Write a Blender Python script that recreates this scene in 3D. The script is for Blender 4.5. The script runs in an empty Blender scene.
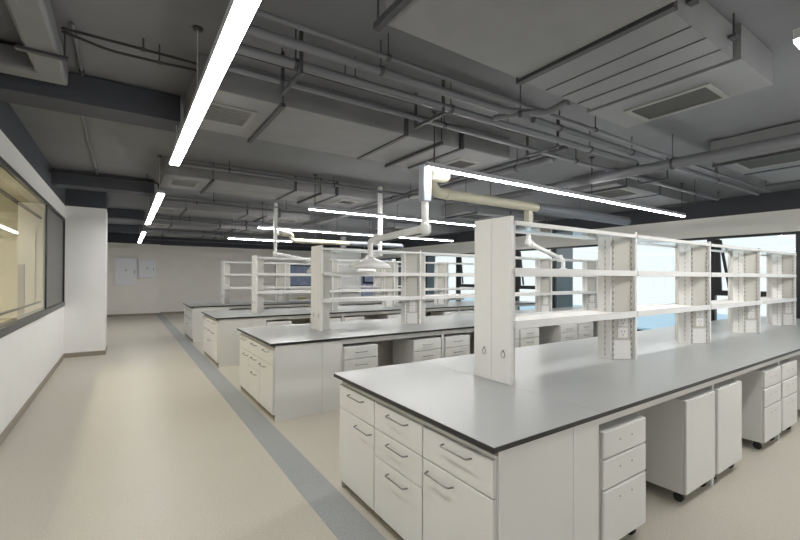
import bpy, math, random
from mathutils import Vector, Matrix

random.seed(7)
S = bpy.context.scene
C = S.collection

# ------------------------------------------------------------------ camera
F_PX, YAW, PITCH, ROLL, CY, EYE = 410.63, 0.5909, 0.0062, 0.0042, 274.3, 1.569
fw = Vector((math.sin(YAW)*math.cos(PITCH), math.cos(YAW)*math.cos(PITCH), math.sin(PITCH)))
rt = Vector((math.cos(YAW), -math.sin(YAW), 0))
up = rt.cross(fw)
rt2 = rt*math.cos(ROLL) + up*math.sin(ROLL)
up2 = -rt*math.sin(ROLL) + up*math.cos(ROLL)
cd = bpy.data.cameras.new('camera')
cam = bpy.data.objects.new('camera', cd)
C.objects.link(cam)
cam.matrix_world = Matrix(((rt2.x, up2.x, -fw.x, 0), (rt2.y, up2.y, -fw.y, 0), (rt2.z, up2.z, -fw.z, EYE), (0, 0, 0, 1)))
cd.sensor_width = 36.0
cd.lens = F_PX*36/800
cd.shift_y = (CY-270)/800
cd.clip_start = 0.05
cd.clip_end = 500
S.camera = cam

# ------------------------------------------------------------------ world, exposure
w = bpy.data.worlds.new('world')
S.world = w
w.use_nodes = True
bg = w.node_tree.nodes['Background']
bg.inputs[0].default_value = (0.92, 0.975, 0.98, 1)
bg.inputs[1].default_value = 0.32
LAMP = 12.0          # emission of the aisle lights
LAMP_BENCH = 26.0    # emission of the slimmer lights between the benches
S.view_settings.view_transform = 'Standard'
S.view_settings.look = 'None'
S.view_settings.gamma = 1
S.view_settings.use_curve_mapping = False
S.view_settings.exposure = 1.76

# ------------------------------------------------------------------ materials
def lin(c):
    return tuple(((v/255)/12.92 if v/255 <= 0.04045 else (((v/255)+0.055)/1.055)**2.4) for v in c) + (1,)

def mat(name, rgb, rough=0.5, metal=0.0, noise=0.0, scale=40.0, spec=0.5, bump=0.0, trans=0.0):
    m = bpy.data.materials.new(name)
    m.use_nodes = True
    nt = m.node_tree
    b = nt.nodes['Principled BSDF']
    col = lin(rgb)
    b.inputs['Base Color'].default_value = col
    b.inputs['Roughness'].default_value = rough
    b.inputs['Metallic'].default_value = metal
    b.inputs['Specular IOR Level'].default_value = spec
    if noise > 0 or bump > 0:
        tc = nt.nodes.new('ShaderNodeTexCoord')
        nz = nt.nodes.new('ShaderNodeTexNoise')
        nz.inputs['Scale'].default_value = scale
        nz.inputs['Detail'].default_value = 4
        nt.links.new(tc.outputs['Object'], nz.inputs['Vector'])
        if noise > 0:
            rp = nt.nodes.new('ShaderNodeValToRGB')
            rp.color_ramp.elements[0].position = 0.3
            rp.color_ramp.elements[1].position = 0.7
            rp.color_ramp.elements[0].color = tuple(max(0, c*(1-noise)) for c in col[:3]) + (1,)
            rp.color_ramp.elements[1].color = tuple(min(1, c*(1+noise)) for c in col[:3]) + (1,)
            nt.links.new(nz.outputs['Fac'], rp.inputs['Fac'])
            nt.links.new(rp.outputs['Color'], b.inputs['Base Color'])
        if bump > 0:
            bp = nt.nodes.new('ShaderNodeBump')
            bp.inputs['Strength'].default_value = bump
            bp.inputs['Distance'].default_value = 0.02
            nt.links.new(nz.outputs['Fac'], bp.inputs['Height'])
            nt.links.new(bp.outputs['Normal'], b.inputs['Normal'])
    return m

def emit(name, rgb, strength):
    m = bpy.data.materials.new(name)
    m.use_nodes = True
    nt = m.node_tree
    nt.nodes.clear()
    o = nt.nodes.new('ShaderNodeOutputMaterial')
    e = nt.nodes.new('ShaderNodeEmission')
    e.inputs[0].default_value = rgb + (1,)
    e.inputs[1].default_value = strength
    nt.links.new(e.outputs[0], o.inputs[0])
    return m

def glass(name, tint, ior=1.5):
    """thin window pane: Fresnel mix of a clear and a mirror layer"""
    m = bpy.data.materials.new(name)
    m.use_nodes = True
    nt = m.node_tree
    nt.nodes.clear()
    o = nt.nodes.new('ShaderNodeOutputMaterial')
    t = nt.nodes.new('ShaderNodeBsdfTransparent')
    t.inputs[0].default_value = tint + (1,)
    g = nt.nodes.new('ShaderNodeBsdfGlossy')
    g.inputs['Roughness'].default_value = 0.02
    f = nt.nodes.new('ShaderNodeFresnel')
    f.inputs[0].default_value = ior
    x = nt.nodes.new('ShaderNodeMixShader')
    # reflect only at the entering face, so a pane with two faces stays clear
    ge = nt.nodes.new('ShaderNodeNewGeometry')
    iv = nt.nodes.new('ShaderNodeMath'); iv.operation = 'SUBTRACT'; iv.inputs[0].default_value = 1
    mu = nt.nodes.new('ShaderNodeMath'); mu.operation = 'MULTIPLY'
    nt.links.new(ge.outputs['Backfacing'], iv.inputs[1])
    nt.links.new(iv.outputs[0], mu.inputs[0]); nt.links.new(f.outputs[0], mu.inputs[1])
    nt.links.new(mu.outputs[0], x.inputs[0])
    nt.links.new(t.outputs[0], x.inputs[1])
    nt.links.new(g.outputs[0], x.inputs[2])
    nt.links.new(x.outputs[0], o.inputs[0])
    return m

M = dict(
    wall=mat('wall_paint', (238, 237, 235), 0.7, noise=0.015, scale=3),
    wallback=mat('wall_paint_warm', (241, 237, 230), 0.7, noise=0.015, scale=3),
    soffit=mat('soffit_paint', (247, 246, 241), 0.7),
    slab=mat('ceiling_paint', (110, 111, 115), 0.8, noise=0.06, scale=2.5),
    dark=mat('dark_ceiling_paint', (66, 68, 75), 0.8, noise=0.05, scale=3),
    duct=mat('wrapped_duct', (124, 124, 126), 0.65, noise=0.05, scale=5, bump=0.25),
    ductpaint=mat('painted_duct', (116, 117, 119), 0.6, noise=0.04, scale=4),
    pipe=mat('painted_pipe', (102, 103, 107), 0.5),
    pipeblk=mat('black_conduit', (36, 36, 38), 0.6),
    hanger=mat('hanger_steel', (58, 59, 62), 0.55),
    vent=mat('vent_metal', (128, 127, 124), 0.5),
    ventdark=mat('vent_filter', (62, 62, 60), 0.8),
    beige=mat('cream_plastic', (176, 173, 154), 0.45),
    greypvc=mat('grey_plastic', (98, 102, 108), 0.45),
    sleeve=mat('sleeve_grey', (160, 166, 178), 0.45),
    whitepl=mat('white_plastic', (228, 228, 226), 0.35),
    lampbody=mat('lamp_aluminium', (190, 192, 196), 0.35, 0.3),
    cab=mat('cabinet_white', (215, 214, 210), 0.38, noise=0.008, scale=2),
    cabin=mat('cabinet_edge', (214, 211, 203), 0.45),
    rack=mat('rack_white', (226, 225, 222), 0.4),
    rackgrey=mat('rack_panel', (194, 192, 184), 0.45),
    slot=mat('slot_shadow_grey', (120, 118, 110), 0.6),  # plain grey for holes and latches
    toe=mat('toe_kick', (110, 104, 92), 0.6),
    top=mat('worktop_grey', (170, 172, 171), 0.28, noise=0.012, scale=60),
    blk=mat('worktop_black_edge', (30, 30, 31), 0.35),
    chrome=mat('chrome', (140, 140, 139), 0.3, 0.8),
    tyre=mat('caster_black', (28, 28, 29), 0.5),
    frame=mat('window_frame_black', (30, 33, 36), 0.4),
    sill=mat('window_sill_grey', (92, 92, 90), 0.45),
    base=mat('baseboard_taupe', (150, 141, 128), 0.5),
    beigeroom=mat('beige_room', (224, 221, 208), 0.7),
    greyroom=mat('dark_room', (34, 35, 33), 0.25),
    slate=mat('tinted_pane', (120, 140, 152), 0.2),
    blue=mat('blue_roof', (178, 212, 232), 0.5),
    ground=mat('pale_ground', (214, 216, 214), 0.9),
    brickblue=mat('blue_grey_wall', (112, 116, 134), 0.8, noise=0.2, scale=6),
    yellow=mat('olive_yellow', (196, 190, 120), 0.6),
    doorgrey=mat('grey_handle_plate', (150, 146, 130), 0.4),
    panel=mat('panel_pale_blue', (236, 239, 243), 0.45),
    lamp=emit('lamp_diffuser', (1.0, 0.99, 0.972), LAMP),
    lampb=emit('bench_lamp_diffuser', (1.0, 0.99, 0.972), LAMP_BENCH),
    roomlamp=emit('room_lamp', (1.0, 0.97, 0.90), 22.0),
    glass=glass('clear_glass', (0.97, 0.99, 1.0)),
    tint=glass('tinted_glass', (0.80, 0.78, 0.70), 1.6),
    shelfglass=glass('shelf_glass', (0.86, 0.93, 0.96)),
)

def slotted_mat():
    m = mat('slotted_strip', (226, 224, 217), 0.5)
    nt = m.node_tree
    tc = nt.nodes.new('ShaderNodeTexCoord'); sx = nt.nodes.new('ShaderNodeSeparateXYZ')
    md = nt.nodes.new('ShaderNodeMath'); md.operation = 'MODULO'; md.inputs[1].default_value = .05
    gt = nt.nodes.new('ShaderNodeMath'); gt.operation = 'GREATER_THAN'; gt.inputs[1].default_value = .026
    mx = nt.nodes.new('ShaderNodeMixRGB'); mx.inputs[1].default_value = lin((212, 210, 204)); mx.inputs[2].default_value = lin((160, 158, 150))
    nt.links.new(tc.outputs['Object'], sx.inputs[0]); nt.links.new(sx.outputs[2], md.inputs[0])
    nt.links.new(md.outputs[0], gt.inputs[0]); nt.links.new(gt.outputs[0], mx.inputs[0])
    nt.links.new(mx.outputs[0], nt.nodes['Principled BSDF'].inputs['Base Color'])
    return m
M['slotted'] = slotted_mat()

def blind_mat():
    m = bpy.data.materials.new('blind_fabric')
    m.use_nodes = True
    nt = m.node_tree
    nt.nodes.clear()
    o = nt.nodes.new('ShaderNodeOutputMaterial')
    t = nt.nodes.new('ShaderNodeBsdfTranslucent')
    t.inputs[0].default_value = (0.93, 0.95, 0.95, 1)
    d = nt.nodes.new('ShaderNodeBsdfDiffuse')
    d.inputs[0].default_value = (0.85, 0.87, 0.87, 1)
    x = nt.nodes.new('ShaderNodeMixShader')
    x.inputs[0].default_value = 0.2
    nt.links.new(t.outputs[0], x.inputs[1])
    nt.links.new(d.outputs[0], x.inputs[2])
    nt.links.new(x.outputs[0], o.inputs[0])
    return m
M['blind'] = blind_mat()

def floor_mat():
    m = bpy.data.materials.new('floor_vinyl')
    m.use_nodes = True
    nt = m.node_tree
    b = nt.nodes['Principled BSDF']
    tc = nt.nodes.new('ShaderNodeTexCoord')
    n1 = nt.nodes.new('ShaderNodeTexNoise')
    n1.inputs['Scale'].default_value = 90
    n1.inputs['Detail'].default_value = 3
    n2 = nt.nodes.new('ShaderNodeTexNoise')
    n2.inputs['Scale'].default_value = 1.2
    r1 = nt.nodes.new('ShaderNodeValToRGB')
    r1.color_ramp.elements[0].position = 0.35
    r1.color_ramp.elements[1].position = 0.65
    r1.color_ramp.elements[0].color = lin((184, 179, 166))
    r1.color_ramp.elements[1].color = lin((197, 192, 179))
    r2 = nt.nodes.new('ShaderNodeValToRGB')
    r2.color_ramp.elements[0].color = (0.95, 0.94, 0.93, 1)
    r2.color_ramp.elements[1].color = (1, 1, 1, 1)
    mx = nt.nodes.new('ShaderNodeMixRGB')
    mx.blend_type = 'MULTIPLY'
    mx.inputs[0].default_value = 1
    nt.links.new(tc.outputs['Object'], n1.inputs['Vector'])
    nt.links.new(tc.outputs['Object'], n2.inputs['Vector'])
    nt.links.new(n1.outputs['Fac'], r1.inputs['Fac'])
    nt.links.new(n2.outputs['Fac'], r2.inputs['Fac'])
    nt.links.new(r1.outputs['Color'], mx.inputs[1])
    nt.links.new(r2.outputs['Color'], mx.inputs[2])
    nt.links.new(mx.outputs['Color'], b.inputs['Base Color'])
    b.inputs['Roughness'].default_value = 0.42
    b.inputs['Specular IOR Level'].default_value = 0.4
    return m
M['floor'] = floor_mat()
M['strip'] = mat('floor_strip_grey', (152, 155, 155), 0.45, noise=0.1, scale=60)

# ------------------------------------------------------------------ mesh helpers
class MB:
    def __init__(s): s.v = []; s.f = []; s.sm = []
    def add(s, vs, fs, smooth=False):
        n = len(s.v); s.v += [tuple(v) for v in vs]
        for f in fs: s.f.append([i+n for i in f]); s.sm.append(smooth)
        return s
    def box(s, x0, x1, y0, y1, z0, z1):
        vs = [(x0,y0,z0),(x1,y0,z0),(x1,y1,z0),(x0,y1,z0),(x0,y0,z1),(x1,y0,z1),(x1,y1,z1),(x0,y1,z1)]
        return s.add(vs, [(0,3,2,1),(4,5,6,7),(0,1,5,4),(1,2,6,5),(2,3,7,6),(3,0,4,7)])
    def prism(s, pts, z0, z1):
        n = len(pts)
        vs = [(x,y,z0) for x,y in pts] + [(x,y,z1) for x,y in pts]
        fs = [tuple(range(n-1,-1,-1)), tuple(range(n,2*n))] + [(i,(i+1)%n,n+(i+1)%n,n+i) for i in range(n)]
        return s.add(vs, fs)
    def bar(s, a, b, w, h):
        a, b = Vector(a), Vector(b); d = (b-a).normalized()
        u = Vector((0,0,1)) if abs(d.z) < .9 else Vector((0,1,0))
        r = d.cross(u).normalized(); u = r.cross(d)
        vs = []
        for p in (a, b):
            for i, j in ((-1,-1),(1,-1),(1,1),(-1,1)): vs.append(p + r*w/2*i + u*h/2*j)
        return s.add(vs, [(0,1,2,3),(7,6,5,4),(0,4,5,1),(1,5,6,2),(2,6,7,3),(3,7,4,0)])
    def tube(s, pts, r, seg=10, bend=0.0, cap=True):
        pts = [Vector(p) for p in pts]
        if bend > 0 and len(pts) > 2:
            out = [pts[0]]
            for i in range(1, len(pts)-1):
                a, p, b = pts[i-1], pts[i], pts[i+1]
                k = min(bend, (a-p).length*.45, (b-p).length*.45)
                p0 = p + (a-p).normalized()*k; p1 = p + (b-p).normalized()*k
                for t in range(6):
                    t /= 5; out.append(p0*(1-t)**2 + p*2*t*(1-t) + p1*t*t)
            out.append(pts[-1]); pts = out
        rr = r if isinstance(r, (list, tuple)) else [r]*len(pts)
        d0 = (pts[1]-pts[0]).normalized()
        u = Vector((0,0,1)) if abs(d0.z) < .9 else Vector((0,1,0))
        vs = []; n = len(pts)
        for i, p in enumerate(pts):
            d = (pts[min(i+1,n-1)]-pts[max(i-1,0)]).normalized()
            a = d.cross(u).normalized(); u = a.cross(d).normalized()
            for k in range(seg):
                t = 2*math.pi*k/seg
                vs.append(p + (a*math.cos(t)+u*math.sin(t))*rr[i])
        fs = [(i*seg+k, i*seg+(k+1)%seg, (i+1)*seg+(k+1)%seg, (i+1)*seg+k) for i in range(n-1) for k in range(seg)]
        s.add(vs, fs, True)
        if cap:
            s.add(vs[:seg], [tuple(range(seg-1,-1,-1))]); s.add(vs[-seg:], [tuple(range(seg))])
        return s
    def lathe(s, prof, cx, cy, seg=24):
        vs = []; n = len(prof)
        for r, z in prof:
            for k in range(seg):
                t = 2*math.pi*k/seg; vs.append((cx+r*math.cos(t), cy+r*math.sin(t), z))
        fs = [(i*seg+k, i*seg+(k+1)%seg, (i+1)*seg+(k+1)%seg, (i+1)*seg+k) for i in range(n-1) for k in range(seg)]
        return s.add(vs, fs, True)
    def build(s, name, m, parent=None, bevel=0.0):
        me = bpy.data.meshes.new(name)
        me.from_pydata(s.v, [], s.f); me.update()
        me.polygons.foreach_set('use_smooth', s.sm)
        me.materials.append(M[m])
        o = bpy.data.objects.new(name, me); C.objects.link(o)
        if parent: o.parent = parent
        if bevel > 0:
            b = o.modifiers.new('bevel', 'BEVEL'); b.width = bevel; b.segments = 2; b.limit_method = 'ANGLE'
            b.angle_limit = math.radians(40)
        return o

def tag(o, label=None, cat=None, group=None, kind=None):
    if label: o['label'] = label
    if cat: o['category'] = cat
    if group: o['group'] = group
    if kind: o['kind'] = kind
    return o

def thing(name, label, cat, loc=(0,0,0), group=None):
    o = bpy.data.objects.new(name, None); C.objects.link(o)
    o.empty_display_size = .1; o.location = loc
    return tag(o, label, cat, group)

def struct(name, mb, m, label, cat, parent=None):
    o = mb.build(name, m, parent)
    if not parent: tag(o, label, cat, kind='structure')
    return o

def copy_tree(o, parent=None):
    c = o.copy(); C.objects.link(c); c.parent = parent
    for ch in list(o.children): copy_tree(ch, c)
    return c

# ================================================================== the setting
XL, XR, YB, YF = -0.95, 10.5, -6.0, 19.4
PAINT, SLAB = 2.90, 3.25
struct('floor', MB().box(XL-.2, XR+.2, YB-.2, YF+.2, -.15, 0), 'floor', 'beige speckled vinyl floor running down the whole laboratory', 'floor')
struct('ceiling', MB().box(XL-.2, XR+.2, YB-.2, YF+.2, SLAB, SLAB+.2), 'slab', 'grey painted open ceiling slab over the laboratory', 'ceiling')
struct('trim_1', MB().box(1.07, 1.31, YB, YF-.02, 0, .002), 'strip', 'grey stripe laid in the beige floor beside the benches', 'floor stripe')
# left wall with window opening (Y 3.2..10.3, z 1.0..2.65)
WY0, WY1, WZ0, WZ1 = 2.6, 10.05, 1.02, 2.64
lw = MB().box(XL-.2, XL, YB, YF, 0, WZ0).box(XL-.2, XL, YB, WY0, WZ0, WZ1).box(XL-.2, XL, WY1, YF, WZ0, WZ1).box(XL-.2, XL, YB, YF, WZ1, PAINT)
struct('wall_left', lw, 'wall', 'white wall on the left with the long internal window', 'wall')
struct('trim_2', MB().box(XL-.2, XL, YB, YF, PAINT, SLAB), 'dark', 'dark grey painted strip of wall above the left internal window', 'wall strip')
struct('wall_near_left', MB().box(XL, -.31, 10.05, 10.85, 0, PAINT), 'wall', 'white square column standing out from the left wall', 'column')
struct('trim_3', MB().box(XL, -.31, 10.05, 10.85, PAINT, SLAB), 'dark', 'dark grey top of the white square column', 'column top')
# back wall: left piece nearer, right piece with a window
struct('wall_back_left', MB().box(XL, 1.2, 19.12, 19.6, 0, 2.83), 'wallback', 'beige back wall piece carrying two pale electrical boxes', 'wall')
bw = MB().box(1.2, 5.9, YF, 19.6, 0, 2.83).box(5.9, XR, YF, 19.6, 0, 1.08).box(5.9, XR, YF, 19.6, 2.12, 2.83).box(10.3, XR, YF, 19.6, 1.08, 2.12)
struct('wall_back', bw, 'wallback', 'beige back wall behind the farthest bench', 'wall')
struct('trim_4', MB().box(XL, XR, 19.08, 19.6, 2.83, SLAB), 'dark', 'dark grey painted strip along the top of the back wall', 'wall strip')
struct('wall_behind', MB().box(XL-.2, XR+.2, YB-.2, YB, 0, SLAB), 'wall', 'plain white wall behind the viewpoint', 'wall')
for n, a in (('baseboard_left', (XL, XL+.012, YB, 10.05)), ('baseboard_column', (XL, -.298, 10.038, 10.05)), ('baseboard_back', (1.2, 5.9, 19.388, 19.4)), ('baseboard_back_left', (XL, 1.2, 19.108, 19.12)), ('baseboard_far_left', (XL, XL+.012, 10.85, 19.1))):
    struct(n, MB().box(*a, 0, .085), 'base', 'taupe skirting strip along the foot of the wall', 'skirting')
struct('baseboard_column_side', MB().box(-.31, -.298, 10.05, 10.85, 0, .085), 'base', 'taupe skirting strip along the side of the column', 'skirting')

# internal window on the left
win = struct('window_1', MB().box(XL-.04, XL+.006, WY0, WY1, WZ1-.035, WZ1+.012).box(XL-.04, XL+.006, WY0, WY0+.05, WZ0, WZ1)
             .box(XL-.04, XL+.006, WY1-.06, WY1, WZ0, WZ1).box(XL-.03, XL-.003, 7.92, 7.98, WZ0, WZ1), 'frame',
             'long black framed internal window in the left wall', 'window')
MB().box(XL-.12, XL+.012, WY0, WY1, WZ0-.03, WZ0+.05).build('window_sill', 'sill', win)
MB().box(XL-.018, XL-.012, WY0+.05, 7.92, WZ0+.05, WZ1-.045).build('window_pane', 'tint', win)
MB().box(XL-.03, XL-.012, 7.98, WY1-.06, WZ0+.05, WZ1-.045).build('window_blank_panel', 'greyroom', win)  # opaque dark sheet painted for the unlit room behind this pane
MB().box(XL-.09, XL-.06, WY0+.05, 7.92, WZ1-.25, WZ1-.22).box(XL-.09, XL-.06, WY0+.05, 7.92, WZ0+.15, WZ0+.17).build('window_bar', 'sill', win)  # bars put in for the inner frame's reflection in the glass
for nm, a in (('wall_side_room_left', (-2.7, -2.5, 1.5, 9.2, 0, PAINT)), ('wall_side_room_front', (-2.7, XL-.2, 1.3, 1.5, 0, PAINT)),
              ('wall_side_room_back', (-2.7, XL-.2, 9.2, 9.4, 0, PAINT)), ('ceiling_side_room', (-2.7, XL-.2, 1.3, 9.4, PAINT, PAINT+.1)), ('floor_side_room', (-2.7, XL-.2, 1.3, 9.4, -.15, 0))):
    struct(nm, MB().box(*a), 'beigeroom', 'beige side room surface seen through the left internal window', 'room')  # invented room standing in for what the glass reflects
d = struct('door_1', MB().box(-2.2, -1.25, 9.16, 9.197, 0, 2.35), 'beigeroom', 'pale door at the end of the side room', 'door')  # made-up door, in place of shapes mirrored in the pane
MB().box(-1.46, -1.38, 9.13, 9.1595, .8, 1.75).build('door_handle', 'doorgrey', d)
MB().box(-1.72, -1.715, 9.154, 9.1595, .02, 2.33).build('door_gap', 'doorgrey', d)
t = thing('ceiling_light', 'ceiling lamp inside the beige side room', 'lamp', (-1.95, 6.6, PAINT-.001))  # added out of view, only to brighten the stand-in room
MB().box(-.15, .15, -.9, .9, -.06, 0).build('housing', 'whitepl', t)
MB().box(-.13, .13, -.88, .88, -.065, -.0601).build('diffuser', 'roomlamp', t)

# window wall on the right
ZS, ZH = 0.25, 2.46
ww = MB().box(XR, XR+.2, YB, YF, 0, ZS).box(XR, XR+.2, YB, YF, ZH, PAINT-.02)
struct('wall_right', ww, 'soffit', 'cream wall band above and below the tall windows on the right', 'wall')
struct('trim_5', MB().box(XR, XR+.2, YB, YF, PAINT-.02, SLAB), 'dark', 'dark grey painted strip above the tall windows', 'wall strip')
cuts = [-5.9, -1.7, 2.2, 3.62, 7.55, 8.95, 11.75, 13.75, 15.95, 19.3]
n = 2
for a, b in zip(cuts[:-1], cuts[1:]):
    f = MB().box(XR, XR+.12, a-.07, a+.07, ZS, ZH).box(XR+.02, XR+.1, a+.07, b-.07, ZH-.05, ZH).box(XR+.02, XR+.1, a+.07, b-.07, ZS, ZS+.05)
    rail = a in (2.2, 7.55, 8.95, 15.95)
    if rail: f.box(XR+.01, XR+.1, a+.07, b-.07, 1.20, 1.31)
    o = struct('window_%d' % n, f, 'frame', 'tall black framed window in the right wall, bay %d from the near end' % (n-1), 'window'); n += 1
    MB().box(XR+.05, XR+.056, a+.07, b-.07, ZS+.05, ZH-.05).build('window_pane', 'glass', o)
    if a in (3.62, 13.75, 11.75):
        MB().box(XR+.03, XR+.045, b-.62, b-.1, ZS+.05, ZH-.05).build('tinted_side_pane', 'slate', o)
    if rail:   # a sash opened outwards below the head, with its stay
        MB().bar((XR+.03, b-.16, ZH-.08), (XR-.02, b-.34, 1.33), .03, .05).bar((XR+.03, b-.09, ZH-.06), (XR+.03, b-.13, 1.3), .04, .12).build('open_sash_stay', 'frame', o)
# outside
tag(MB().box(13, 60, -40, 70, -6.3, -6).build('outside_ground', 'ground'), 'pale ground outside the windows', 'ground', kind='structure')
t = thing('neighbouring_building', 'low building with a light blue roof outside the right windows', 'building', (22, 12, -6))
MB().box(-1.6, 9.6, -24, 26, 0, 5.0).build('walls', 'ground', t)
MB().box(-2, 10, -24.4, 26.4, 5.0, 5.25).build('roof', 'blue', t)
brk = MB().box(3, 14, 21.8, 22, -1, 6)
tag(brk.build('outside_wall', 'brickblue'), 'blue grey wall outside the back window', 'wall', kind='structure')
o = struct('window_%d' % n, MB().box(5.9, 10.3, YF+.02, YF+.1, 1.08, 1.13).box(5.9, 10.3, YF+.02, YF+.1, 2.07, 2.12)
           .box(5.9, 5.95, YF+.02, YF+.1, 1.13, 2.07).box(8.0, 8.05, YF+.02, YF+.1, 1.13, 2.07).box(10.25, 10.3, YF+.02, YF+.1, 1.13, 2.07), 'frame',
           'low wide window in the back wall behind the benches', 'window')
MB().box(5.95, 10.25, YF+.05, YF+.056, 1.13, 2.07).build('window_pane', 'glass', o)

# ================================================================== benches
BX0, D, PITCHY, BY0 = 1.30, 1.60, 3.18, 1.22
TOPZ = .85
BX1 = 10.05
WHO = ['nearest', 'second', 'third', 'farthest']
ORD = ['first', 'second', 'third', 'fourth', 'fifth', 'sixth', 'seventh', 'eighth', 'ninth', 'tenth', 'eleventh', 'twelfth']

def bow_handle(axis, p, length, parent, out=.032):
    """stainless bow handle; axis 'y' on a front facing -X, 'x' on a front facing -Y"""
    x, y, z = p; h = length/2
    if axis == 'y': pts = [(x, y-h, z), (x-out, y-h+.008, z), (x-out, y+h-.008, z), (x, y+h, z)]
    else: pts = [(x-h, y, z), (x-h+.008, y-out, z), (x+h-.008, y-out, z), (x+h, y, z)]
    return MB().tube(pts, .0045, 6, bend=.01).build('handle', 'chrome', parent)

def base_cabinet(k, j, y0):
    """one unit of the cabinet block at the aisle end; fronts face -X"""
    side = [('near', 'drawer above door'), ('middle', 'three drawers'), ('far', 'drawer above door')][j]
    t = thing('base_cabinet', '%s white base cabinet, %s, at the aisle end of the %s bench' % (side[0], side[1], WHO[k]),
              'cabinet', (1.33, y0, 0), 'base cabinets at the aisle ends of the benches')
    wd = .508
    MB().box(.02, .56, 0, wd, .07, .79).build('body', 'cab', t)
    MB().box(.06, .56, .005, wd-.005, 0, .07).build('toe_kick', 'toe', t)
    def front(nm, z0, z1, hy, hz):
        f = MB().box(0, .0195, .003, wd-.003, z0, z1).build(nm, 'cab', t, .003)
        bow_handle('y', (0, hy, hz), .2, f)
    front('drawer', .608, .772, (.235, .235, .235)[j], .735)
    if j == 1:
        front('drawer', .437, .602, .235, .56); front('drawer', .075, .431, .235, .38)
    else:
        front('door', .075, .602, .36 if j == 0 else .13, .55)
    return t

def pedestal(kind, handles):
    """mobile unit; front faces -Y; origin at its front left foot"""
    t = thing('mobile_pedestal', 'x', 'drawer cabinet' if kind == 'drawers' else 'door cabinet')
    wd, dp = .47 if kind == 'drawers' else .49, .52
    MB().box(0, wd, .02, dp, .08, .728).build('body', 'cab', t, .004)
    if kind == 'drawers':
        for z0, z1 in ((.575, .726), (.405, .568), (.085, .398)):
            f = MB().box(.002, wd-.002, 0, .0195, z0, z1).build('drawer', 'cab', t, .009)
            hz = z1-.065 if z1 < .6 else z1-.07
            if handles:
                bow_handle('x', (wd/2, 0, hz), .16, f, .025)
            else:
                m = MB()
                for sx in (-1, 1): m.tube([(wd/2+sx*.064, -.001, hz), (wd/2+sx*.064, .003, hz)], .006, 8)
                m.build('handle_hole', 'slot', f)
    else:
        f = MB().box(.002, wd-.002, 0, .0195, .085, .726).build('door', 'cab', t, .006)
    for cx in (.06, wd-.06):
        for cy in (.07, dp-.06):
            MB().tube([(cx-.013, cy, .0335), (cx+.013, cy, .0335)], .033, 12).box(cx-.02, cx+.02, cy-.025, cy+.025, .06, .08).build('caster', 'tyre', t)
    return t

PROTO = {}
def place_pedestal(kind, handles, x, y, label, group):
    key = (kind, handles)
    if key not in PROTO:
        PROTO[key] = o = pedestal(kind, handles)
    else:
        o = copy_tree(PROTO[key])
    o.location = (x, y, 0)
    tag(o, label, 'drawer cabinet' if kind == 'drawers' else 'door cabinet', group)
    return o

def hexpts(x, y0, s=0.0):
    # half hexagon column, vertices of its plan; widest at x
    return [(x, y0+s), (x+.18-s, y0+.11), (x+.18-s, y0+.21), (x, y0+.32-s), (x-.20+s, y0+.21), (x-.20+s, y0+.11)]

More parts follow.
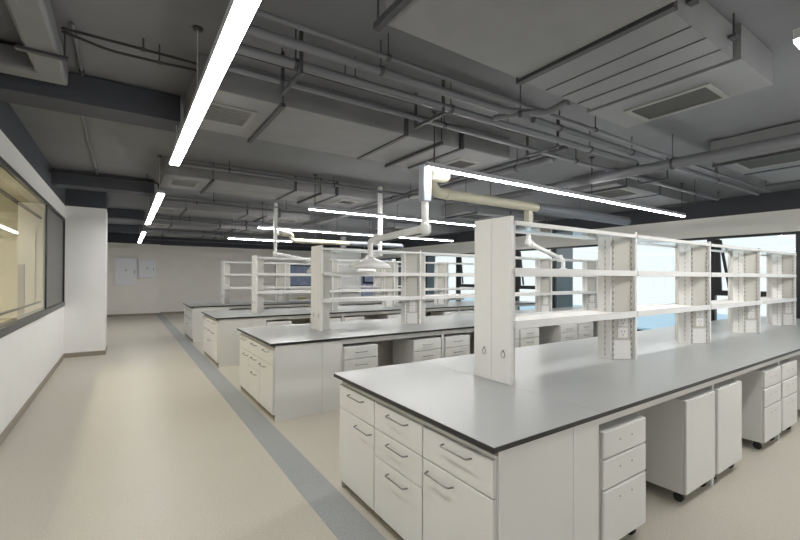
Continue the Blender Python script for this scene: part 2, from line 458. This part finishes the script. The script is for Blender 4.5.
def reagent_rack(k):
    y0 = 1.86-BY0 + 0   # relative to bench y origin
    Y = BY0 + k*PITCHY + y0
    t = thing('reagent_rack', 'white three tier reagent rack with hexagonal columns standing on the %s bench' % WHO[k], 'shelf rack', (0, Y, TOPZ),
              'reagent racks along the benches')
    H = 1.98-TOPZ
    # end panel
    e = MB().box(2.135, 2.165, 0, .168, .001, H).box(2.135, 2.165, .172, .34, .001, H).box(2.14, 2.16, .168, .172, .001, H).build('end_panel', 'rack', t)
    for yy in (.06, .235):
        MB().tube([(2.128, yy+.017*math.cos(a), .195+.022*math.sin(a)) for a in [i*math.pi/6 for i in range(13)]], .0022, 5, cap=False)\
            .tube([(2.137, yy, .225), (2.122, yy, .215)], .004, 6).build('hook', 'chrome', e)
    # slotted upright just behind the end panel
    xs = [2.15] + [3.75+1.6*i for i in range(4)]
    MB().prism([(2.166, .03), (2.31, .11), (2.31, .21), (2.166, .31)], .001, H-.03).build('half_column', 'rackgrey', t)
    for i, x in enumerate(xs[1:]):
        c = MB().prism(hexpts(x, 0, .006), .001, H-.03).build('column', 'rackgrey', t)
        for a in ((x-.014, x+.014, -.012, .012, .001, H-.008), (x-.014, x+.014, .308, .332, .001, H-.008), (x-.205, x-.188, .105, .215, .001, H-.03), (x+.168, x+.185, .105, .215, .001, H-.03)):
            MB().box(*a).build('slotted_upright', 'rack', c)
        for a, b in (((x-.2056, .154), .007), ((x-.176, .0955), .007), ((x-.030, .0135), .007)):
            MB().bar((a[0], a[1], .03), (a[0], a[1], H-.06), b, b).build('slot_strip', 'slotted', c)
        # socket plates low on the front left face and its mirror
        d = Vector((-.20, .11, 0)).normalized(); nrm = Vector((-d.y, d.x, 0)); nrm = nrm if nrm.y < 0 else -nrm
        def plate(par, u, z, w_, h_, th, mt, nm):
            ctr = Vector((x, .006, 0)) + d*u + nrm*(th/2)
            a = ctr - d*w_/2; b = ctr + d*w_/2
            return MB().bar((a.x, a.y, z), (b.x, b.y, z), th, h_).build(nm, mt, par)
        plate(c, .112, .085, .158, .16, .006, 'rack', 'kick_plate')
        pp = plate(c, .112, .285, .150, .215, .004, 'rackgrey', 'socket_panel')
        for z in (.235, .335):
            so = plate(pp, .112, z, .086, .086, .012, 'rack', 'socket')
            for du in (-.014, .014): plate(so, .112+du, z+.012, .006, .012, .015, 'slot', 'pin_hole')
            plate(so, .112, z-.018, .006, .012, .015, 'slot', 'pin_hole')
    # shelves
    lev = [(.375, .04), (.735, .035)]
    for i in range(4):
        xa, xb = xs[i] + (.017 if i == 0 else .016), xs[i+1]-.0145
        for z, th in lev:
            s = MB().box(xa, xb, -.022, -.004, z, z+th+.012).box(xa, xb, -.004, .324, z+.012, z+th).box(xa, xb, .324, .342, z, z+th+.012).build('shelf', 'rack', t)
            b = MB()
            for xx in (xa+.006, xb-.006): b.add([(xx-.003,-.004,z+.012),(xx-.003,.16,z+.012),(xx-.003,.16,z-.10),(xx+.003,-.004,z+.012),(xx+.003,.16,z+.012),(xx+.003,.16,z-.10)],
                                    [(0,1,2),(5,4,3),(0,3,4,1),(1,4,5,2),(2,5,3,0)])
            b.build('bracket', 'rack', s)
        z = H-.06
        s = MB().box(xa, xb, -.022, .0, z, z+.028).box(xa, xb, .32, .342, z, z+.028).box(xa, xa+.03, 0, .32, z+.005, z+.025).box(xb-.03, xb, 0, .32, z+.005, z+.025).build('top_shelf_frame', 'rack', t)
        MB().box(xa+.03, xb-.03, 0, .32, z+.012, z+.018).build('glass_shelf', 'shelfglass', s)
    return t

for k in range(4):
    Y = BY0 + k*PITCHY
    # worktop
    t = thing('worktop', 'long grey laboratory worktop with black edge, %s of the four bench tops' % WHO[k], 'worktop', (0, Y, 0), 'laboratory worktops')
    seams = [BX0, 2.12, 5.0, 7.6, BX1]
    m = MB(); e = MB()
    for a, b in zip(seams[:-1], seams[1:]):
        m.box(a+(.0 if a == BX0 else .0012), b-(.0 if b == BX1 else .0012), 0, D, TOPZ-.003, TOPZ)
    MB().box(BX0, BX1, 0, D, TOPZ-.026, TOPZ-.003).build('black_core', 'blk', t)
    m.build('top_surface', 'top', t)
    # frame
    f = thing('bench_frame', 'white steel bench frame with posts and apron rail under the %s worktop' % WHO[k], 'bench frame', (0, Y, 0), 'bench frames')
    MB().box(2.13, BX1-.06, .045, .075, .762, .823).box(2.13, BX1-.06, D-.075, D-.045, .762, .823).build('apron_rail', 'cab', f)
    for i, px in enumerate([2.130, 3.69, 5.27, 6.87, 8.48]):
        for yy in (.045, D-.085):
            MB().box(px, px+.035, yy, yy+.04, 0, .762).build('leg', 'cab', f)
        MB().box(px, px+.035, .085, D-.085, .79, .82).build('cross_rail', 'cab', f)
    MB().box(2.14, BX1-.1, D/2-.01, D/2+.01, .1, .80).build('centre_panel', 'cabin', f)
    # aisle-end cabinets and their side panel
    for j in range(3): base_cabinet(k, j, Y+.03+j*.512)
    for a in ((1.355, 1.895, .022, .0295, 0, .815), (1.898, 2.125, .022, .0295, 0, .815), (1.355, 2.125, .03+1.537, .03+1.545, 0, .815), (2.09, 2.125, .03, .03+1.536, 0, .80)):
        MB().box(*a).build('side_panel', 'cab', f)
    # pedestals
    xs = [(2.17, 'drawers'), (3.19, 'doors'), (3.735, 'doors'), (4.79, 'drawers'), (5.315, 'drawers'), (6.37, 'doors'), (6.915, 'doors'), (8.0, 'drawers'), (8.525, 'drawers')]
    for i, (x, kind) in enumerate(xs):
        if k: kind = 'drawers'
        lab = ('white mobile %s cabinet without handles, %s from the aisle under the nearest bench' % ('drawer' if kind == 'drawers' else 'plain door', ORD[i])) if k == 0 \
            else 'white mobile three drawer cabinet, %s from the aisle under the %s bench' % (ORD[i], WHO[k])
        place_pedestal(kind, k > 0, x, Y+.02, lab, 'mobile cabinets under the benches')
    reagent_rack(k)

# ================================================================== suspended lamps
def lamp(axis, x, y, L, z, label, group, rods):
    t = thing('linear_light', label, 'lamp', (x, y, z), group)
    def B(a0, a1, b0, b1, z0, z1, mb=None):
        mb = mb or MB()
        return mb.box(a0, a1, b0, b1, z0, z1) if axis == 'x' else mb.box(b0, b1, a0, a1, z0, z1)
    hw = .043 if axis == 'y' else .022
    B(0, L, -hw, hw, .012, .06).build('housing', 'lampbody', t, .003)
    d = MB()
    B(.005, L-.005, -hw+.002, hw-.002, .0, .0118, d)
    d.build('diffuser', 'lamp' if axis == 'y' else 'lampb', t)
    for r in rods:
        p = (r, 0) if axis == 'x' else (0, r)
        MB().tube([(p[0], p[1], .06), (p[0], p[1], SLAB-z-.012)], .006 if axis == 'x' else .004, 6).build('suspension_rod', 'pipeblk' if axis == 'x' else 'lampbody', t)
        MB().lathe([(.0, SLAB-z-.016), (.03, SLAB-z-.016), (.034, SLAB-z-.001), (0, SLAB-z-.001)], p[0], p[1], 12).build('ceiling_rose', 'hanger', t)
CG = 'linear lights in line over the aisle'
lamp('y', .40, .72, 3.88, 2.66, 'white linear light over the aisle, nearest of the three in line', CG, (.2, 2.35, 3.7))
lamp('y', .40, 6.35, 3.9, 2.66, 'white linear light over the aisle, middle of the three in line', CG, (.3, 3.6))
lamp('y', .40, 12.25, 3.9, 2.66, 'white linear light over the aisle, farthest of the three in line', CG, (.3, 3.6))
lamp('y', .40, -4.9, 3.9, 2.66, 'white linear light over the aisle behind the viewpoint', CG, (.3, 3.6))  # unseen, added so the near benches get light from behind
BG = 'long linear lights between the benches'
for i, (y, nm) in enumerate(((.54, 'just in front of the nearest bench at the right edge'), (3.26, 'between the nearest and second benches'),
                             (6.40, 'between the second and third benches'), (9.50, 'between the third and farthest benches'), (12.70, 'beyond the farthest bench'), (-2.6, 'behind the viewpoint'))):  # last one is added out of view to light the near bench fronts
    lamp('x', 2.5 if i else 2.56, y, 5.8, 2.66, 'long thin white linear light ' + nm, BG, (.1, 2.9, 5.7))

# ================================================================== ceiling services
def vent(par, x0, x1, y0, y1, z, n, axis='y', filt=False, fr=.035):
    """frame with slats under a duct; returns nothing"""
    f = MB().box(x0, x1, y0, y0+fr, z-.012, z).box(x0, x1, y1-fr, y1, z-.012, z).box(x0, x0+fr, y0+fr, y1-fr, z-.012, z).box(x1-fr, x1, y0+fr, y1-fr, z-.012, z).build('vent_frame', 'vent', par)
    MB().box(x0+fr, x1-fr, y0+fr, y1-fr, z-.003, z).build('vent_filter', 'ventdark', f)
    if n:
        m = MB()
        for i in range(n):
            if axis == 'y':
                u = y0+fr+(i+.5)*(y1-y0-2*fr)/n; m.bar((x0+fr, u, z-.009), (x1-fr, u, z-.009), .010, .010)
            else:
                u = x0+fr+(i+.5)*(x1-x0-2*fr)/n; m.bar((u, y0+fr, z-.009), (u, y1-fr, z-.009), .010, .010)
        m.build('vent_slats', 'vent', f)

def rods(par, pts, z0, r=.006):
    for (x, y) in pts:
        MB().tube([(x, y, z0), (x, y, SLAB-.001)], r, 6).build('hanger_rod', 'hanger', par)

# big fan coil unit upper right
t = thing('fan_coil_unit', 'large grey ceiling air unit with rectangular grille, upper right', 'air conditioning unit', (0, 0, 0))
MB().box(2.42, 3.28, 1.01, 1.99, 3.0, 3.22).build('body', 'ductpaint', t)
for xx in (2.66, 2.86, 3.08): MB().box(xx, xx+.008, 1.01, 1.98, 2.995, 3.0).build('body_seam', 'hanger', t)
MB().box(3.28, 3.33, 1.03, 1.97, 3.03, 3.20).build('flexible_collar', 'ventdark', t)
MB().box(3.33, 3.97, .98, 2.05, 3.0, 3.235).build('outlet_box', 'ductpaint', t)
vent(t, 3.54, 3.94, 1.23, 1.85, 3.0, 0, filt=True)
MB().box(2.37, 2.415, .98, 2.02, 2.985, 3.2).build('flange', 'hanger', t)
rods(t, [(2.6, .98), (3.2, .98), (2.6, 2.02), (3.2, 2.02)], 3.1)
for (x, y) in ((2.6, .98), (3.2, .98), (2.6, 2.02), (3.2, 2.02)): MB().box(x-.03, x+.03, y-.02, y+.02, 3.09, 3.11).build('bracket', 'hanger', t)
t = thing('air_duct', 'broad wrinkled foil wrapped duct at the top, joining the large ceiling air unit', 'duct', (0, 0, 0))
MB().box(1.22, 2.36, .75, 1.98, 3.0, 3.22).build('duct_body', 'duct', t, .01)
MB().box(1.17, 1.21, .7, 2.03, 2.98, 3.02).build('angle_bar', 'hanger', t)
rods(t, [(1.19, .72), (1.19, 2.01)], 3.02)

# ducts of each bay on the left side
for i, (y, nm) in enumerate(((3.40, 'between the nearest and second benches'), (6.62, 'between the second and third benches'), (9.85, 'between the third and farthest benches'), (13.1, 'beyond the farthest bench'), (16.3, 'close to the back wall'))):
    t = thing('air_duct', 'wide flat grey ceiling duct with end grille ' + nm, 'duct', (0, y, 3.0), 'wide flat ceiling ducts')
    MB().box(.46, 2.33, 0, 1.0, 0, .245).build('duct_body', 'duct', t, .006)
    MB().box(2.37, 3.08, .02, .98, .0, .24).build('duct_body', 'duct', t, .006)
    MB().box(3.12, 3.86, -.02, 1.0, 0, .245).build('duct_body', 'duct', t, .006)
    for xx in (2.331, 3.081): MB().box(xx, xx+.038, -.01, 1.02, -.012, .2).build('flange', 'hanger', t)
    for x in (1.06, 2.75):
        MB().box(x, x+.035, -.06, 1.06, -.035, -.002).build('angle_bar', 'hanger', t)
        for yy in (-.05, 1.05): MB().tube([(x+.017, yy, -.002), (x+.017, yy, .249)], .006, 6).build('hanger_rod', 'hanger', t)
    vent(t, .55, .95, .25, .70, 0, 9)
    vent(t, 3.32, 3.72, .28, .68, 0, 0, filt=True, fr=.06)
# ducts on the left strip over the aisle
for i, (y, nm) in enumerate(((4.30, 'nearer of two over the left internal window'), (8.30, 'farther of two over the left internal window'), (12.4, 'behind the white column'), (16.2, 'near the back wall'))):
    t = thing('ceiling_duct', 'dark grey box duct over the aisle, ' + nm, 'duct', (0, y, 3.0), 'box ducts crossing the aisle ceiling')
    MB().box(XL+.003, .42, 0, .34, 0, .235).build('duct_body', 'dark', t)
    MB().box(.30, .33, .345, .65, .10, .12).box(.36, .39, .345, .65, .10, .12).build('angle_bar', 'pipe', t)
    for x in (.315, .375): MB().tube([(x, .6, .12), (x, .6, .249)], .005, 6).build('hanger_rod', 'hanger', t)
# right side units
for i, (x0, x1, y0, y1, nm) in enumerate(((5.93, 8.30, .55, 2.05, 'over the window end of the nearest bench'), (6.2, 9.05, 3.35, 4.15, 'over the window end between the first two benches'),
                                          (6.2, 9.0, 6.6, 7.5, 'over the window end between the second and third benches'), (6.2, 9.0, 9.9, 10.8, 'over the window end between the third and farthest benches'))):
    t = thing('fan_coil_unit', 'flat grey ceiling air unit ' + nm, 'air conditioning unit', (x0, y0, 3.0), 'flat ceiling air units at the window side')
    L, W = x1-x0, y1-y0
    MB().box(0, L*.48, 0, W, 0, .235).box(L*.5, L, .05, W-.05, 0, .21).build('body', 'ductpaint', t, .005)
    MB().box(L*.48, L*.5, .0, W, -.01, .2).build('flange', 'hanger', t)
    vent(t, L*.12, L*.36, .12, W-.12, 0, 0, filt=True)
    for xx in (.2, L-.2):
        MB().box(xx, xx+.035, -.05, W+.05, -.034, -.011 if abs(xx-L*.48) < .05 else -.001).build('angle_bar', 'hanger', t)
        for yy in (-.04, W+.04): MB().tube([(xx+.017, yy, -.001), (xx+.017, yy, .249)], .006, 6).build('hanger_rod', 'hanger', t)

def pipe(pts, r, m, label, bend=.08, name='pipe', clamps=(), seg=10, group=None, cl='hanger'):
    t = MB().tube(pts, r, seg, bend)
    o = t.build(name, m)
    tag(o, label, 'pipe', group)
    for (x, y, z) in clamps:
        MB().tube([(x, y, z), (x, y, SLAB-.001)], .005, 6).build('hanger_rod', cl, o)
        ax = (Vector(pts[1])-Vector(pts[0])).normalized()*.015
        MB().tube([Vector((x, y, z))-ax, Vector((x, y, z))+ax], r+.006, 12).build('pipe_clamp', cl, o)
    return o
ZP = 3.0
pipe([(.5, 2.40, 3.08), (9.3, 2.34, 3.08)], .018, 'pipe', 'thin grey pipe running over the benches, uppermost in the near bundle', clamps=[(1.5, 2.393, 3.08), (4, 2.376, 3.08), (7, 2.356, 3.08)])
pipe([(.5, 2.51, 3.03), (2.75, 2.47, 3.02), (3.05, 2.25, 3.0), (3.05, 2.055, 3.03)], .030, 'pipe', 'grey pipe of the near bundle bending up towards the large air unit', bend=.2, clamps=[(1.5, 2.492, 3.03)])
pipe([(.5, 2.70, 3.0), (5.25, 2.60, 3.0)], .033, 'pipe', 'thick grey pipe in the middle of the near bundle', clamps=[(.95, 2.69, 3.0), (2.3, 2.662, 3.0), (4.3, 2.62, 3.0)])
pipe([(.5, 2.87, 3.06), (3.6, 2.82, 3.06)], .016, 'pipeblk', 'black cable conduit lying beside the lowest near pipe', clamps=[(1.4, 2.855, 3.06), (3.2, 2.826, 3.06)])
pipe([(.5, 2.80, 3.07), (3.3, 2.76, 3.07)], .02, 'pipeblk', 'black conduit behind the thick pipe of the near bundle', clamps=[(1.45, 2.786, 3.07), (3, 2.764, 3.07)])
pipe([(.5, 2.985, 3.0), (9.0, 2.985, 3.0), (9.0, 2.985, 3.15)], .023, 'pipe', 'long slim grey pipe, lowest of the near bundle, running to the windows', clamps=[(.95, 2.985, 3.0), (2.5, 2.985, 3.0), (4.6, 2.985, 3.0), (8.0, 2.985, 3.0)])
pipe([(2.9, 2.30, 2.99), (2.72, 2.57, 2.985)], .024, 'pipe', 'short grey branch pipe joining the bending pipe to the thick pipe', name='branch_pipe', clamps=[(2.85, 2.38, 2.99)])
pipe([(3.2, 2.52, 3.06), (9.3, 2.50, 3.06)], .03, 'pipe', 'grey pipe starting past the bend and running to the windows', clamps=[(3.6, 2.518, 3.06), (5, 2.514, 3.06), (7.5, 2.506, 3.06)])
pipe([(5.50, -2.5, 2.90), (5.25, 3.3, 2.90), (5.22, 5.5, 2.90)], .062, 'pipe', 'big grey main pipe crossing over the benches at the right', bend=0, seg=16, clamps=[(5.375, .4, 2.90), (5.297, 2.2, 2.90), (5.225, 5, 2.90)])
pipe([(4.25, 3.05, 3.0), (4.25, 12.0, 3.0)], .045, 'pipe', 'grey pipe heading back between the flat ducts and the air units', seg=14, clamps=[(4.25, 3.6, 3), (4.25, 6, 3), (4.25, 9, 3)])
pipe([(4.5, 3.05, 3.17), (4.5, 12.0, 3.17)], .03, 'pipe', 'slimmer grey pipe alongside the pipe between the flat ducts', clamps=[(4.5, 3.6, 3.17), (4.5, 7, 3.17)])
for i, (y, z, nm) in enumerate(((6.32, 3.1, 'second'), (9.55, 3.1, 'third'), (12.8, 3.1, 'fourth'), (16.0, 3.1, 'last'))):
    pipe([(.58, y, z), (9.6, y, z)], .026, 'pipe', 'grey pipe crossing the ceiling before the %s flat duct' % nm, clamps=[(1.25, y, z), (2.9, y, z), (5.3, y, z), (8, y, z)], group='pipes before the flat ducts')
    pipe([(.55, y+1.55, 2.9), (9.6, y+1.55, 2.9)], .014, 'pipe', 'thin low conduit crossing the ceiling behind the %s flat duct' % nm, clamps=[(1.3, y+1.55, 2.9), (2.6, y+1.55, 2.9), (5.2, y+1.55, 2.9)], group='low conduits behind the flat ducts')
for i, x in enumerate((.97, 2.2, 3.75, 6.2)):
    t = thing('pipe_hanger', 'steel trapeze hanger under the near pipe bundle, %s from the aisle' % ORD[i], 'pipe hanger', (x, 2.3, 2.935), 'trapeze hangers of the near pipe bundle')
    MB().box(-.012, .012, .33, .74, -.012, .012).build('cross_bar', 'hanger', t)
    for yy in (.342, .732): MB().box(-.012, .012, yy-.008, yy+.008, .0121, SLAB-2.935-.001).build('upright', 'hanger', t)
# left aisle strip: square duct branch, cables, conduits
t = thing('branch_duct', 'grey square branch duct turning into the left wall, top left corner', 'duct', (0, 0, 0))
MB().prism([(-.56, .3), (-.38, .3), (-.38, 4.16), (XL+.003, 4.16), (XL+.003, 3.98), (-.56, 3.98)], 3.06, 3.22).build('duct_body', 'ductpaint', t, .02)
rods(t, [(-.35, 2), (-.35, 3.6)], 3.05)
for yy in (1.98, 3.58): MB().box(-.6, -.33, yy, yy+.04, 3.04, 3.06).build('angle_bar', 'hanger', t)
pipe([(-.35, 3.42, 3.17), (.3, 3.42, 3.17), (.44, 3.42, 3.17)], .009, 'pipeblk', 'upper thin black cable crossing the aisle ceiling at top left', clamps=[(.1, 3.42, 3.17)])
pipe([(-.35, 3.42, 3.15), (-.1, 3.46, 3.12), (.2, 3.45, 3.12), (.44, 3.42, 3.12)], .009, 'pipeblk', 'sagging thin black cable crossing the aisle ceiling at top left', clamps=[(.2, 3.45, 3.12)])
pipe([(-.30, 3.45, 3.23), (-.30, 4.28, 3.23)], .012, 'pipe', 'short pale conduit on the aisle ceiling before the nearer box duct', clamps=[(-.3, 3.6, 3.23), (-.3, 4.2, 3.23)], name='conduit')
pipe([(-.38, 4.70, 3.225), (-.38, 8.28, 3.225)], .014, 'pipe', 'pale conduit on the aisle ceiling between the two box ducts', clamps=[(-.38, 4.9, 3.225), (-.38, 7.9, 3.225)], name='conduit')
pipe([(XL+.01, 7.95, 3.12), (.47, 7.95, 3.12), (.47, 7.95, 2.92), (.47, 8.9, 2.92)], .016, 'pipeblk', 'dark pipe in front of the farther box duct with a drop at its end', clamps=[(.3, 7.95, 3.12)])
# access hatch
t = thing('access_panel', 'small square access panel on the ceiling beside the aisle light', 'panel', (.62, 4.62, SLAB))
MB().box(0, .2, 0, .14, -.02, -.001).build('panel_frame', 'vent', t)
MB().box(.02, .18, .02, .12, -.024, -.0201).build('panel_door', 'duct', t)

# ================================================================== extraction arms
def arm(x, y, label, pts, hood, ztop, sleeve):
    t = thing('extraction_arm', label, 'extraction arm', (x, y, 0), 'articulated extraction arms')
    sw = .05 if ztop < 3 else .036
    MB().box(-sw, sw, -sw, sw, 2.36, ztop).build('sleeve', sleeve, t, .01)
    MB().tube([(0, 0, 2.36), (0, 0, pts[0][2]+.03)], .038, 14).build('drop_pipe', 'whitepl', t)
    MB().tube([pts[0], pts[1]], .040, 14).build('arm_pipe', 'whitepl', t)
    for p in pts[:2]:
        MB().lathe([(0, p[2]-.065), (.04, p[2]-.06), (.052, p[2]-.02), (.052, p[2]+.03), (.04, p[2]+.06), (0, p[2]+.065)], p[0], p[1], 16).build('joint', 'whitepl', t)
    MB().tube([pts[1], pts[2], (pts[2][0], pts[2][1], hood[1]+.13)], .035, 14, bend=.06).build('nozzle_pipe', 'whitepl', t)
    R, zb = hood
    MB().lathe([(.036, zb+.15), (.07, zb+.13), (R*.55, zb+.10), (R*.9, zb+.05), (R, zb), (R-.008, zb), (R*.88, zb+.045), (R*.5, zb+.09), (.034, zb+.12)], pts[2][0], pts[2][1], 28).build('hood', 'whitepl', t)
    MB().tube([(pts[0][0]+.01, pts[0][1]-.08, pts[0][2]+.03), (pts[0][0]+.01, pts[0][1]-.08, pts[0][2]-.07), (pts[0][0]+.01, pts[0][1]+.35, pts[0][2]-.07)], .009, 8, bend=.04).build('balance_rod', 'whitepl', t)
    return t
arm(2.62, 3.44, 'white extraction arm with round hood reaching back from the aisle end of the nearest bench', [(0, 0, 2.08), (.06, 1.10, 2.05), (.06, 1.26, 2.05)], (.28, 1.68), 2.74, 'sleeve')
arm(2.85, 9.35, 'white extraction arm with small hood above the aisle end between the third and farthest benches', [(0, 0, 2.08), (.75, -.1, 1.95), (.85, -.1, 1.93)], (.14, 1.66), SLAB-.002, 'whitepl')
arm(5.35, 4.3, 'white extraction arm with slanting tube above the near edge of the second bench', [(0, 0, 2.12), (1.25, .3, 1.92), (1.35, .3, 1.9)], (.15, 1.60), 2.63, 'beige')
arm(3.95, 6.56, 'white extraction arm dropping between the second and third benches', [(0, 0, 2.02), (.05, .5, 1.95), (.05, .6, 1.95)], (.2, 1.66), SLAB-.002, 'whitepl')
for (y0, x0, x1, xm, lab) in ((4.30, 3.30, 8.4, 5.55, 'over the near edge of the second bench'), (9.70, 3.25, 6.6, 4.9, 'between the third and farthest benches')):
    t = thing('exhaust_pipe', 'horizontal exhaust pipe, cream then grey, hung ' + lab, 'pipe', (0, y0, 0), 'hung exhaust pipes')
    z = 2.44 if y0 > 5 else 2.70
    if y0 < 5: pts = [(2.682, -.86, 2.66), (2.95, -.8, 2.68), (x0-.05, -.3, 2.88), (x0+.05, 0, 2.87), (x0+.15, 0, z), (xm, 0, z)]
    else: pts = [(2.92, -.35, 2.56), (x0, -.2, 2.56), (x0+.1, 0, 2.56), (x0+.12, 0, z), (xm, 0, z)]
    r = .055 if y0 > 5 else .070
    MB().tube(pts, r, 18, bend=.12).build('cream_pipe', 'beige', t)
    MB().tube([(x0+.32, 0, z), (x0+.38, 0, z)], r+.01, 18).build('coupling', 'beige', t)
    MB().tube([(xm, 0, z), (x1-.06, 0, z), (x1-.02, 0, z), (x1, 0, z)], [r*1.24, r*1.24, r, r*.4], 18).build('grey_pipe', 'greypvc', t)
    for x in (x0+.7, xm+1.2):
        MB().tube([(x, 0, z+.06), (x, 0, SLAB-.001)], .004, 6).build('hanger_rod', 'hanger', t)

# ================================================================== back of the room
for (x0, x1, z0, z1, lab) in ((-.31, .40, 1.21, 2.26, 'larger left one of two pale electrical boxes on the back wall'), (.45, 1.03, 1.48, 2.2, 'smaller right one of two pale electrical boxes on the back wall')):
    t = thing('electrical_box', lab, 'electrical box', (x0, 19.116, z0), 'electrical boxes on the back wall')
    W, H = x1-x0, z1-z0
    MB().box(0, W, -.10, 0, 0, H).build('box_body', 'panel', t)
    d = MB().box(.03, W-.03, -.115, -.101, .03, H-.03).build('door', 'panel', t, .004)
    cx, cz = W/2, H*.55
    MB().add([(cx-.05, -.117, cz-.04), (cx+.05, -.117, cz-.04), (cx, -.117, cz+.05), (cx-.05, -.1151, cz-.04), (cx+.05, -.1151, cz-.04), (cx, -.1151, cz+.05)],
             [(0,1,2), (5,4,3), (0,3,4,1), (1,4,5,2), (2,5,3,0)]).build('warning_mark', 'rackgrey', d)
    MB().box(W-.09, W-.07, -.13, -.1151, H*.42, H*.55).build('latch', 'slot', d)
t = thing('fume_hood', 'tall white fume hood standing behind the farthest bench', 'fume hood', (7.0, 15.5, 0))
MB().box(0, 1.4, .05, .8, 0, .85).build('base_cabinet', 'cab', t)
for x in (.02, .71): MB().box(x, x+.67, .03, .049, .06, .82).build('door', 'cab', t, .004)
MB().box(-.02, 1.42, .0, .82, .851, .89).build('work_surface', 'top', t)
MB().box(0, .09, .04, .8, .891, 2.1).box(1.31, 1.4, .04, .8, .891, 2.1).box(.09, 1.31, .76, .8, .891, 2.1).build('side_walls', 'whitepl', t)
s = MB().box(.09, 1.31, .06, .085, .95, 1.0).box(.09, .13, .06, .085, 1.0, 2.1).box(1.27, 1.31, .06, .085, 1.0, 2.1).build('sash', 'whitepl', t)
MB().box(.13, 1.27, .07, .074, 1.0, 2.1).build('sash_glass', 'whitepl', s)
MB().box(0, 1.4, .02, .8, 2.101, 2.76).build('hood_top', 'whitepl', t)
MB().tube([(.7, .30, 2.761), (.7, .30, SLAB-.002)], .12, 20).build('exhaust_duct', 'whitepl', t)
t = thing('storage_box', 'small olive yellow box on the floor by the back wall', 'box', (6.9, 18.9, 0))
MB().box(0, .36, 0, .3, 0, .52).build('box_body', 'yellow', t, .01)
MB().box(-.01, .37, -.01, .31, .521, .56).build('lid', 'yellow', t, .01)
